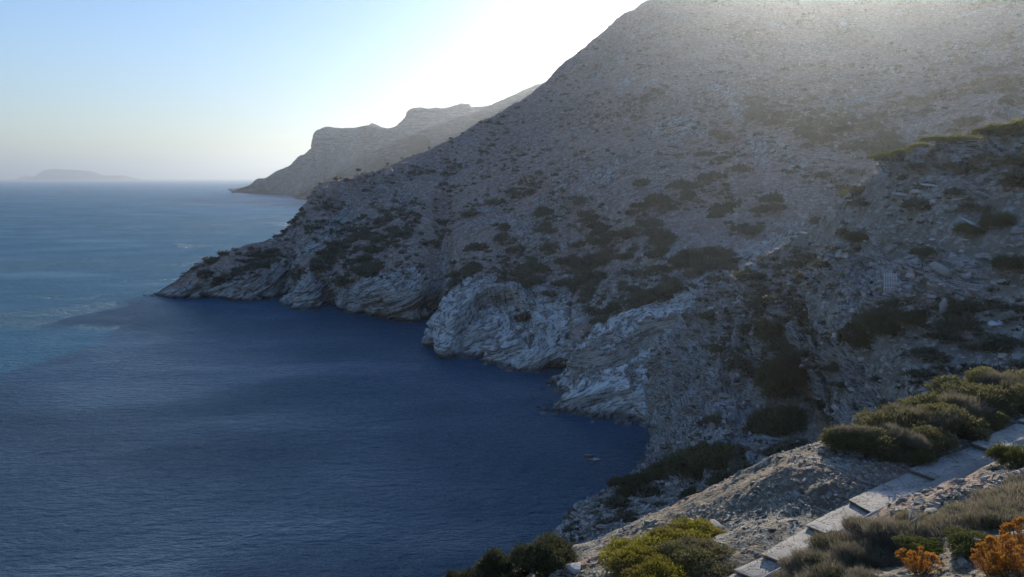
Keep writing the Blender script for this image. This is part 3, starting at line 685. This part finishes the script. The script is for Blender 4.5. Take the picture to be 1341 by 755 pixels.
fbush(B_SAGE[1], 'cushion_bush', 885, 752, (.9, .7, .6), 'dusky green bush at the foot of the yellow green bushes')
# dark bushes at the lower left
for px, py, s, lab in [(718,752,(1.15,1.0,1.35),'dark bush standing highest above the water at the brink'), (672,762,(1.3,1.0,1.3),'black green bush between two others low at the brink'),
                       (612,775,(1.0,.9,1.0),'small dark bush farthest left at the brink')]:
    fbush(random.choice(B_DARK), 'dark_bush', px, py, (s[0] * 1.35, s[1] * 1.3, s[2] * 1.3), lab)
# dry scrub along the near side of the path
DRY = [(1040,766,.7),(1092,744,.75),(1112,722,.85),(1150,716,.85),(1190,708,.8),(1225,700,.8),(1262,690,.85),(1300,672,.8),(1335,660,.9),(1060,760,.7),(1110,748,.75),(1150,740,.7),(1320,690,.7),(1068,760,.6),(1130,729,.7),(1170,722,.7),(1208,712,.65),(1245,703,.7),(1280,690,.7),(1318,677,.7),(1090,762,.6),(1130,762,.5),(1345,640,.7)]
for px, py, s in DRY:
    fbush(random.choice(B_DRY), 'dry_scrub', px, py, (s * 1.2, s, s * .95), 'dry grey brown twiggy scrub on the bank below the path', 'scrub', 'dry scrub bushes along the near bank of the path')
for px, py, s, lab in [(1225,722,.6,'low green bush between the dry scrub and the orange plants'),(1275,712,.6,'low green bush left of the tall orange plant'),(1095,752,.5,'small green bush at the bottom edge under the dry scrub'),(1100,708,.45,'green bush at the upper edge of the dry scrub beside the kerb')]:
    fbush(random.choice(B_SAGE), 'green_bush', px, py, (s * 1.4, s, s * .7), lab)

# orange spurge: stems ending in round heads of leaves
def make_spurge(seed, nh=36, R_=.42, Hh=.55):
    rg = np.random.default_rng(seed); heads = []
    Vs = []; Fs = []; o = 0
    for k in range(nh):
        a = rg.uniform(0, 6.28); rr = R_ * math.sqrt(rg.random()); hh = Hh * (1 - .45 * (rr / R_) ** 2) * rg.uniform(.75, 1.1)
        e = np.array([math.cos(a) * rr, math.sin(a) * rr, hh]); heads.append((e[0], e[1], e[2] - .02, .055, .055, .05))
        b = np.array([math.cos(a) * .06, math.sin(a) * .06, -.03])
        for j, (q, t) in enumerate(((b, .008), ((b + e) * .5 + np.array([e[0], e[1], 0]) * .15, .006), (e, .004))):
            Vs += [q + np.array([t, 0, 0]), q + np.array([-t * .5, t * .87, 0]), q + np.array([-t * .5, -t * .87, 0])]
        for j in range(2):
            c = o + j * 3
            for q in range(3): Fs.append((c + q, c + (q + 1) % 3, c + 3 + (q + 1) % 3, c + 3 + q))
        o += 9
    V, Fc, t = leaf_cloud(nh * 95, heads, .035, seed, .2, .5, .4)
    V2, F2, t2 = leaf_cloud(2600, [(0, 0, .1, R_ * .9, R_ * .9, Hh * .7)], .05, seed + 1, .9, .8, .16)
    V = np.concatenate([V, V2]); Fc = np.concatenate([Fc, F2 + len(t)]); t = np.concatenate([t, t2 * .4])
    return (mesh_from('foliage', V, Fc, L_ORANGE, False, {'tint': t}), mesh_from('stems', Vs, Fs, M_STEM))
SP = [make_spurge(130 + k) for k in range(3)]
for px, py, s, lab in [(1192,768,1.0,'orange leaved spurge at the bottom edge, left of the others'),(1285,765,.95,'orange leaved spurge at the bottom edge right of the rubble patch'),
                       (1318,752,1.25,'tallest orange leaved spurge in the corner'),(1345,725,1.2,'orange leaved spurge cut by the right edge'),(1302,735,.8,'small orange leaved spurge behind the tallest one')]:
    p = on_fore(px, min(py, 752)); s *= .85
    bush(random.choice(SP), 'orange_spurge', (p[0] , p[1] - (py > 752) * .25, fz(p[0], p[1] - (py > 752) * .25)), s, lab, 'spurge plant', 'orange spurge plants at the lower right')

# bushes on the spur and the scree bank
def gbush(G, protos, name, px, py, scale, label, cat='bush', group=None, tol=5):
    p = on_grid(G, px, py, tol); return bush(protos, name, (p[0], p[1], p[2] - .25 * scale[2]), scale, label, cat, group)
for px, py, s, lab in [(838,632,(4.2,3.2,3.0),'wide dark bush on the scree bank nearest the sea'),(875,620,(4.4,3.4,4.6),'tall dark bush on the scree bank above the sea'),
      (915,612,(3.8,3,4.2),'dark bush right of the tall one on the scree bank'),(945,600,(3.2,2.6,4.0),'dark bush at the foot of the cliff beyond the scree bank'),(905,648,(1.8,1.6,1.8),'small round bush lower on the scree bank'),
      (1000,560,(3.4,3,4.4),'dark bush low in the deep cleft of the spur'),(1035,555,(3.6,3,5.0),'dark bush filling the bottom of the cleft in the spur'),(1010,500,(3.2,3,4.6),'dark bush halfway up the cleft in the spur'),
      (1045,490,(3.4,3,5.0),'dark bush high in the cleft of the spur'),(1020,440,(3.2,2.6,3.6),'dark bush topmost in the cleft of the spur'),
      (1120,440,(3.6,3,3.2),'big dark bush left below the slatted gate'),(1150,425,(3.8,3,3.2),'big dark bush straight below the slatted gate'),(1190,415,(2.6,2.2,2.0),'dark bush right below the slatted gate'),
      (1270,300,(3.6,3,2.4),'dark bush near the crest under the green rim'),(1310,290,(4,3,2.8),'dark bush right of the one under the green rim'),(1330,345,(3.6,3,2.6),'dark bush at the right edge of the spur'),
      (1215,330,(2.8,2.4,1.8),'dark bush above the white slab on the spur'),(1120,310,(3.4,2.6,1.8),'dark bush on the spur just under its crest')]:
    gbush(SG, random.choice(B_SPUR), 'dark_bush', px, py, tuple(q * (1.4 if px < 1060 else (1.1 if px < 1200 else .8)) for q in s), lab)
for px, py, s in [(1150,238,1.2),(1180,229,1.5),(1205,222,1.6),(1228,214,1.9),(1250,208,1.8),(1272,204,1.7),(1296,199,1.9),(1318,196,1.8),(1338,190,2.3),(1105,266,1.1)]:
    x, y, d = proj(SG); m = (np.abs(x - px) < 5) & (SV > 5.4) & (SV < 6.3); p = SG.reshape(-1, 3)[np.argmin(np.where(m, y, 1e9))]
    s *= random.uniform(.7, 1.1)
    bush(B_CREST, 'crest_bush', (p[0], p[1] + .3, p[2] - .25), (s * 1.5, s * 1.2, s * random.uniform(.8, 1.3)), 'low green bush catching sun along the crest of the spur', 'bush', 'sunlit green bushes along the spur crest')

# small trees on the mountain's skyline
def make_tree():
    V, Fc, t = leaf_cloud(700, [(0, 0, 1.9, 1.5, 1.5, .75), (.9, .1, 1.7, .9, .8, .5), (-1, -.1, 1.65, .9, .8, .5)], .3, 140, .2, .7, .6)
    return mesh_from('crown', V, Fc, L_DARK, False, {'tint': t}), stems_mesh('trunk', 4, .7, 2.0, 141, M_STEM, .16, .1)
TREE = make_tree()
for px, s, lab in [(467, 1.5, 'windswept tree standing alone on the skyline above the headland'), (437, .9, 'small tree on the skyline left of the lone windswept tree'), (524, .9, 'small tree on the skyline where the slope climbs'), (560, .9, 'small tree highest on the skyline'), (505, 1.0, 'small tree on the skyline right of the lone windswept tree')]:
    x, y, d = proj(MG); m = (np.abs(x - px) < 3) & (MV < 7.2) & (d < 900); yy = np.where(m, y, 1e9); p = MG.reshape(-1, 3)[np.argmin(yy)]
    e = link('skyline_tree', None, loc=(p[0], p[1], p[2] - .2), scale=s, rot=(0, 0, random.uniform(0, 6)))
    link('crown', TREE[0], e); link('trunk', TREE[1], e); tag(e, lab, 'tree')

# ------------------------------------------------------------------ the stepped path
def build_path():
    import bmesh
    base = []; n = len(PF)
    root = link('path', mesh_from('path', np.concatenate([np.stack([PF - [0, 0, .34], PN - [0, 0, .34]], 1).reshape(-1, 3)]), np.array([(2 * i, 2 * i + 1, 2 * i + 3, 2 * i + 2) for i in range(n - 1)]), M_KERB))
    tag(root, kind='structure')
    for k in range(n - 1):
        a, b, c, d = PF[k], PN[k], PN[k + 1], PF[k + 1]; z = a[2]
        u = (d - a); u[2] = 0; L = np.linalg.norm(u); u /= L; gap = .012
        bm = bmesh.new(); NU, NV = 14, 6; V = {}
        for lvl in (0, 1):
            for i in range(NU + 1):
                for j in range(NV + 1):
                    s = i / NU; t = j / NV
                    q = (a * (1 - s) + d * s) * (1 - t) + (b * (1 - s) + c * s) * t
                    q = q.copy(); tl = .5 * max(d[2] - a[2], 0) * s; q[2] = z + tl if lvl else z - .085 + tl
                    if i == 0: q[:2] -= u[:2] * (.04 if lvl else -.02)
                    if i == NU: q[:2] -= u[:2] * gap
                    if lvl:
                        e = fbm(np.array([q * [1, 1, 0]]), .9, 3, 600 + k)[0]; q[2] += .014 * e
                        if i in (0, NU) or j in (0, NV): q[2] -= .012; q[:2] += .018 * vnoise(np.array([[q[0] * 4, q[1] * 4, k]]), 3)[0]
                    V[lvl, i, j] = bm.verts.new(q)
        for i in range(NU):
            for j in range(NV):
                bm.faces.new((V[1, i, j], V[1, i + 1, j], V[1, i + 1, j + 1], V[1, i, j + 1]))
        for i in range(NU):
            for j in (0, NV): bm.faces.new((V[0, i, j], V[0, i + 1, j], V[1, i + 1, j], V[1, i, j]))
        for j in range(NV):
            for i in (0, NU): bm.faces.new((V[0, i, j], V[0, i, j + 1], V[1, i, j + 1], V[1, i, j]))
        bmesh.ops.recalc_face_normals(bm, faces=bm.faces)
        me = bpy.data.meshes.new('slab'); bm.to_mesh(me); bm.free(); me.materials.append(M_SLAB); link('slab', me, root)
        w_ = (b - a) * .03; o_ = np.array([u[0], u[1], 0]) * .05; dz = np.array([0, 0, 1.])
        r8 = [a + w_ + o_ - dz * .34, b - w_ + o_ - dz * .34, b - w_ + o_ * 3 - dz * .34, a + w_ + o_ * 3 - dz * .34]; r8 += [q + dz * .25 for q in r8]
        link('riser', mesh_from('riser', r8, BOXF, M_RISER), root)
    # kerb on the near side: rounded plaster edging that follows the slope
    Vs = []; Fs = []; m = 0; prof = [(0.015, -.3), (.015, -.03), (.05, -.022), (.13, -.05), (.24, -.085), (.33, -.13), (.36, -.35)]
    for k in range(n - 1):
        for s in np.linspace(0, 1, 8, endpoint=(k == n - 2)):
            q = PN[k] * (1 - s) + PN[k + 1] * s; e = PN[k + 1] - PN[k]; o = np.array([e[1], -e[0], 0]); o /= np.linalg.norm(o)
            w = 1 + .18 * vnoise(np.array([[q[0] * 2, q[1] * 2, 5]]), 9)[0]
            for (dx, dz) in prof: Vs.append(q + o * dx * w + np.array([0, 0, dz + .02 + .02 * vnoise(np.array([[q[0] * 3, q[1] * 3, dx * 9]]), 4)[0]]))
            m += 1
    Np = len(prof)
    for i in range(m - 1):
        for j in range(Np - 1): Fs.append((i * Np + j, (i + 1) * Np + j, (i + 1) * Np + j + 1, i * Np + j + 1))
    link('kerb', mesh_from('kerb', Vs, Fs, M_KERB), root)
build_path()

# ------------------------------------------------------------------ boulders and slabs one can point to
def fstone(k, px, py, size, label, rot=None, name='boulder', lift=0.0):
    p = on_fore(px, py); return stone_thing(name, k, (p[0], p[1], p[2] + lift), size, label, 'boulder' if name == 'boulder' else 'stone', rot)
fstone(2, 1291, 533, (.42, .32, .36), 'grey brown boulder left of the round one before the thicket')
fstone(0, 1310, 530, (.40, .34, .55), 'round grey boulder half buried at the foot of the thicket')
fstone(4, 1328, 512, (.28, .25, .4), 'pale stone lodged in the thicket above the round boulder')
fstone(4, 1247, 583, (.22, .18, .26), 'pale block of stone on the bank just above the path slabs')
fstone(1, 938, 694, (.6, .45, .55), 'pale outcrop slab sunlit at the brink above the yellow green bushes')
fstone(3, 915, 706, (.55, .4, .4), 'flat grey slab next to the pale outcrop at the brink')
fstone(4, 752, 746, (.55, .45, .7), 'sunlit pale rock at the brink beside the dark bushes')
fstone(2, 735, 756, (.5, .4, .5), 'sunlit grey rock at the lower end of the brink')
fstone(3, 1222, 668, (.42, .2, .2), 'long flat sunlit stone lying in the rubble under the kerb', (0, 0, .2))
fstone(3, 1255, 728, (.26, .16, .2), 'flat pale stone in the gravel left of the orange plants', (0, 0, .1))
fstone(2, 1262, 738, (.16, .12, .16), 'dark grey cobble in the gravel left of the orange plants')
fstone(2, 1098, 750, (.16, .13, .2), 'rounded grey stone poking out at the bottom edge under the scrub')
fstone(4, 1094, 648, (.10, .08, .1), 'small sunlit stone by the upper edge of the path')
for px, py, s in [(1100,650,.09),(1093,658,.1),(1086,672,.11),(1066,668,.1),(1088,667,.08)]:
    fstone(random.choice([0, 2]), px, py, (s, s * .85, s), 'small stone at the upper edge of the path slabs', name='stone')
for o in list(bpy.data.objects):
    if o.name.startswith('stone') and o.get('label') == 'small stone at the upper edge of the path slabs': o['group'] = 'small stones along the upper edge of the path'
def gstone(G, k, px, py, size, label, rot=None, name='flat_rock', tol=5):
    p = on_grid(G, px, py, tol); return stone_thing(name, k, (p[0], p[1] - .3, p[2] + .1 * size[2]), size, label, 'rock', rot)
gstone(SG, 5, 1229, 357, (1.7, .7, 3.6), 'largest white slab leaning on the spur right of the slatted gate', (.9, .5, .1))
gstone(SG, 5, 1232, 410, (.5, .5, 7.0), 'pointed pale slab standing below the largest white slab', (.3, -.5, .3))
gstone(SG, 5, 1275, 297, (1.9, .8, 1.2), 'long pale slab near the crest by the right edge', (.2, .5, -.3))
gstone(SG, 5, 1095, 331, (1.0, .7, 1.0), 'thin white slab lying left of the slatted gate')
gstone(SG, 3, 1180, 347, (1.9, 1.0, 1.6), 'grey slab lying above and right of the slatted gate', (.1, .25, 0))
gstone(SG, 5, 930, 402, (1.0, .8, 1.2), 'sunlit slab at the left end of the spur crest')
for px, py, s_ in [(1017,326,.8),(1050,300,.9),(1092,276,.8),(1114,263,.9),(1133,263,.7),(1178,256,1.4),(1215,243,1.2),(1185,266,.8),(985,345,.7)]:  # white stone colour stands in for sun glinting on slate
    gstone(SG, 5, px, py, (s_ * 1.2, s_ * .9, s_ * .9), 'pale slab catching sun along the crest of the spur', (.12, .1, .3), 'crest_stone')['group'] = 'sunlit slabs along the spur crest'
# countable loose rocks
w = vis_area(SG) * (SU < 6.3) * (SV > 1.3) * (SV < 6.05) * (SG[..., 2] > 1.0); P, i = pick(SG, 130, w)
for p in P:
    s = float(np.clip(RNG.lognormal(-.75, .4), .25, 1.3)); stone_thing('bank_rock', int(RNG.choice([0, 1, 2, 3])), (p[0], p[1], p[2]), (s, s * .8, s), 'angular grey rock lying loose on the scree bank above the sea', 'rock', group='loose rocks on the scree bank')
w = vis_area(SG) * (SU >= 6.3) * (SV > 1.0) * (SV < 6.1); P, i = pick(SG, 150, w)
for p in P:
    s = float(np.clip(RNG.lognormal(-.6, .4), .3, 1.5)); stone_thing('spur_rock', int(RNG.choice([1, 3, 3, 5])), (p[0], p[1], p[2]), (s * 1.2, s * .8, s), 'pale flat slab lying on the rocky spur', 'rock', group='flat slabs lying on the rocky spur')
w = vis_area(MG) * (MV > 2.0) * (MV < 6.0) * (MG[..., 2] > 5); P, i = pick(MG, 150, w)
for p in P:
    s = float(np.clip(RNG.lognormal(.35, .35), .9, 3.0)) * (.5 + p[1] / 800); stone_thing('mountain_rock', int(RNG.choice([0, 1, 2, 3])), (p[0], p[1], p[2]), (s, s * .8, s), 'grey rock protruding from the shaded mountainside', 'rock', group='rocks on the mountainside')
wF = vis_area(FG); dd, _ = path_dist(FG[..., 0], FG[..., 1]); P, i = pick(FG, 230, wF * (dd > .75) * (FG[..., 1] < 30) * clus)
for p in P:
    s = float(np.clip(RNG.lognormal(-2.35, .35), .06, .22)); stone_thing('loose_stone', int(RNG.choice([0, 1, 2, 3, 3])), (p[0], p[1], fz(p[0], p[1])), (s, s * .8, s), 'flat grey stone lying loose on the near slope beside the path', 'stone', group='loose stones on the near slope')

for G_, V_, n_, lo, hi, where in ((MG, MV, 90, .8, 3.0, 'the mountain'), (SG, SV, 40, .4, 1.4, 'the scree bank')):
    w = vis_area(G_) * (np.abs(G_[..., 2]) < 1.2)
    if w.sum() <= 0: continue
    P, i = pick(G_, n_, w)
    for p in P:
        s = float(RNG.uniform(lo, hi)) * float(RNG.uniform(.5, 1)); stone_thing('shore_rock', int(RNG.choice([6, 7, 8])), (p[0] + RNG.normal(0, .8), p[1] - RNG.uniform(0, 2.5), -.1 * s), (s * 1.3, s, s * .9), 'dark wet rock fallen at the foot of the cliffs along ' + where, 'rock', group='fallen rocks at the waterline of ' + where)
# rocks in the sea and foam
FOAM = NT('sea_foam'); _n = FOAM.noise(FOAM.scale(FOAM.pos(), (1, 1, 1)), 1.2, 6, .7)
FOAM.bsdf(Base_Color=(.75, .8, .82), Roughness=.6, Alpha=FOAM.ramp(FOAM.math('MULTIPLY', _n, FOAM.attr('edge')),   .34, .5, 0, .7)); FOAM = FOAM.m
def foam(px, py, rx, ry, label):
    c = S(px, py); n = 24; Vs = [(c[0], c[1], .04)]; ed = [1.]
    for k in range(n):
        a = k / n * 6.283; r = 1 + .3 * math.sin(3 * a + px) + .15 * math.sin(7 * a); Vs.append((c[0] + rx * r * math.cos(a), c[1] + ry * r * math.sin(a), .04)); ed.append(0.)
    for k in range(n):
        pass
    Fs = [(0, 1 + k, 1 + (k + 1) % n) for k in range(n)]
    tag(link('sea_foam', mesh_from('sea_foam', Vs, Fs, FOAM, False, {'edge': ed})), label, kind='stuff')
for px, py, s, lab in [(771, 597, (1.3, 1.0, 1.0), 'black rock awash in the bay, the farther of two'), (776, 603, (1.4, 1.0, .7), 'low black rock awash in the bay, the nearer of two'),
                       (413, 408, (2.2, 1.6, 1.6), 'dark rock just off the cliffs under the headland'), (194, 386, (3, 2.5, .9), 'low dark rock off the very tip of the headland')]:
    c = S(px, py); V, Fc = blob_stone(px, .5, 2); m_ = plain('wet_black_rock', (.035, .034, .034), .35, .3, 2) if px == 771 else bpy.data.materials['wet_black_rock']
    tag(link('sea_rock', mesh_from('sea_rock', V, Fc, m_), loc=(c[0], c[1], .05), scale=s), lab, 'rock')
foam(781, 601, 3.2, 2.6, 'thin white foam around the two rocks in the bay'); foam(196, 386, 5, 9, 'white foam breaking at the tip of the headland')

# slatted gate standing on the spur
def box(c, s):
    return BOXV * np.array(s) / 2 + np.array(c), BOXF
p = on_grid(SG, 1155, 379, 4)
gate = link('slatted_gate', None, loc=(p[0], p[1] - 1.6, p[2] + .15), rot=(R(-6), 0, R(8)), scale=1.25)
tag(gate, 'pale upright slatted wooden gate standing on the rocky spur', 'gate')
V, Fc = box((0, 0, .75), (.09, .03, 1.55)); sl = mesh_from('slat', V, Fc, M_PALE)
for k in range(6): link('slat', sl, gate, loc=(-.55 + k * .22, -.04, 0))
V, Fc = box((0, 0, 0), (1.3, .04, .09)); rl = mesh_from('rail', V, Fc, M_PALE)
for z in (.25, 1.3): link('rail', rl, gate, loc=(0, .008, z))

# bleached bent branch lying in the scrub
def tube(pts, rad, n=7):
    pts = np.array(pts, float); Vs = []; Fs = []
    for i, q in enumerate(pts):
        t = pts[min(i + 1, len(pts) - 1)] - pts[max(i - 1, 0)]; t /= np.linalg.norm(t); a = np.cross(t, [0, 1, .2]); a /= np.linalg.norm(a); b = np.cross(t, a)
        for k in range(n): th = 6.2832 * k / n; Vs.append(q + rad[i] * (a * math.cos(th) + b * math.sin(th)))
    for i in range(len(pts) - 1):
        for k in range(n): Fs.append((i * n + k, i * n + (k + 1) % n, (i + 1) * n + (k + 1) % n, (i + 1) * n + k))
    return Vs, Fs
p = on_fore(1192, 700); sc = 1.0
Vs, Fs = tube([(-.05, 0, .32), (-.03, 0, .44), (.02, .01, .56), (.03, .01, .62), (.0, 0, .66), (-.03, 0, .6), (.02, 0, .5), (.08, 0, .42), (.11, 0, .36), (.06, 0, .30), (.0, 0, .27), (-.05, 0, .22), (-.04, 0, .12)], [.012, .02, .022, .02, .018, .02, .024, .026, .022, .024, .022, .018, .012])
tag(link('bleached_branch', mesh_from('bleached_branch', Vs, Fs, M_BONE, True), loc=p), 'white bleached bent branch sticking up from the dry scrub', 'branch')

# ------------------------------------------------------------------ haze
def build_haze():
    V, Fc = box((0, 24000, 0), (70000, 56000, 1)); V[:4, 2] = -26; V[4:, 2] = 690
    V[:, 0] *= 1.0
    m = bpy.data.materials.new('haze'); m.use_nodes = True; t = m.node_tree; t.nodes.clear(); o = t.nodes.new('ShaderNodeOutputMaterial')
    v = t.nodes.new('ShaderNodeVolumePrincipled'); v.inputs['Color'].default_value = (.88, .94, 1, 1); v.inputs['Density'].default_value = HAZE; v.inputs['Anisotropy'].default_value = .74
    t.links.new(v.outputs[0], o.inputs['Volume'])
    tag(link('haze', mesh_from('haze', V, Fc, m)), 'thin sea haze over the bay and the mountains', kind='stuff')
HAZE = 0.8e-4
build_haze()
print('things', len([o for o in bpy.data.objects if not o.parent]), 'tris', sum(sum(len(p.vertices) - 2 for p in m.polygons) for m in bpy.data.meshes))
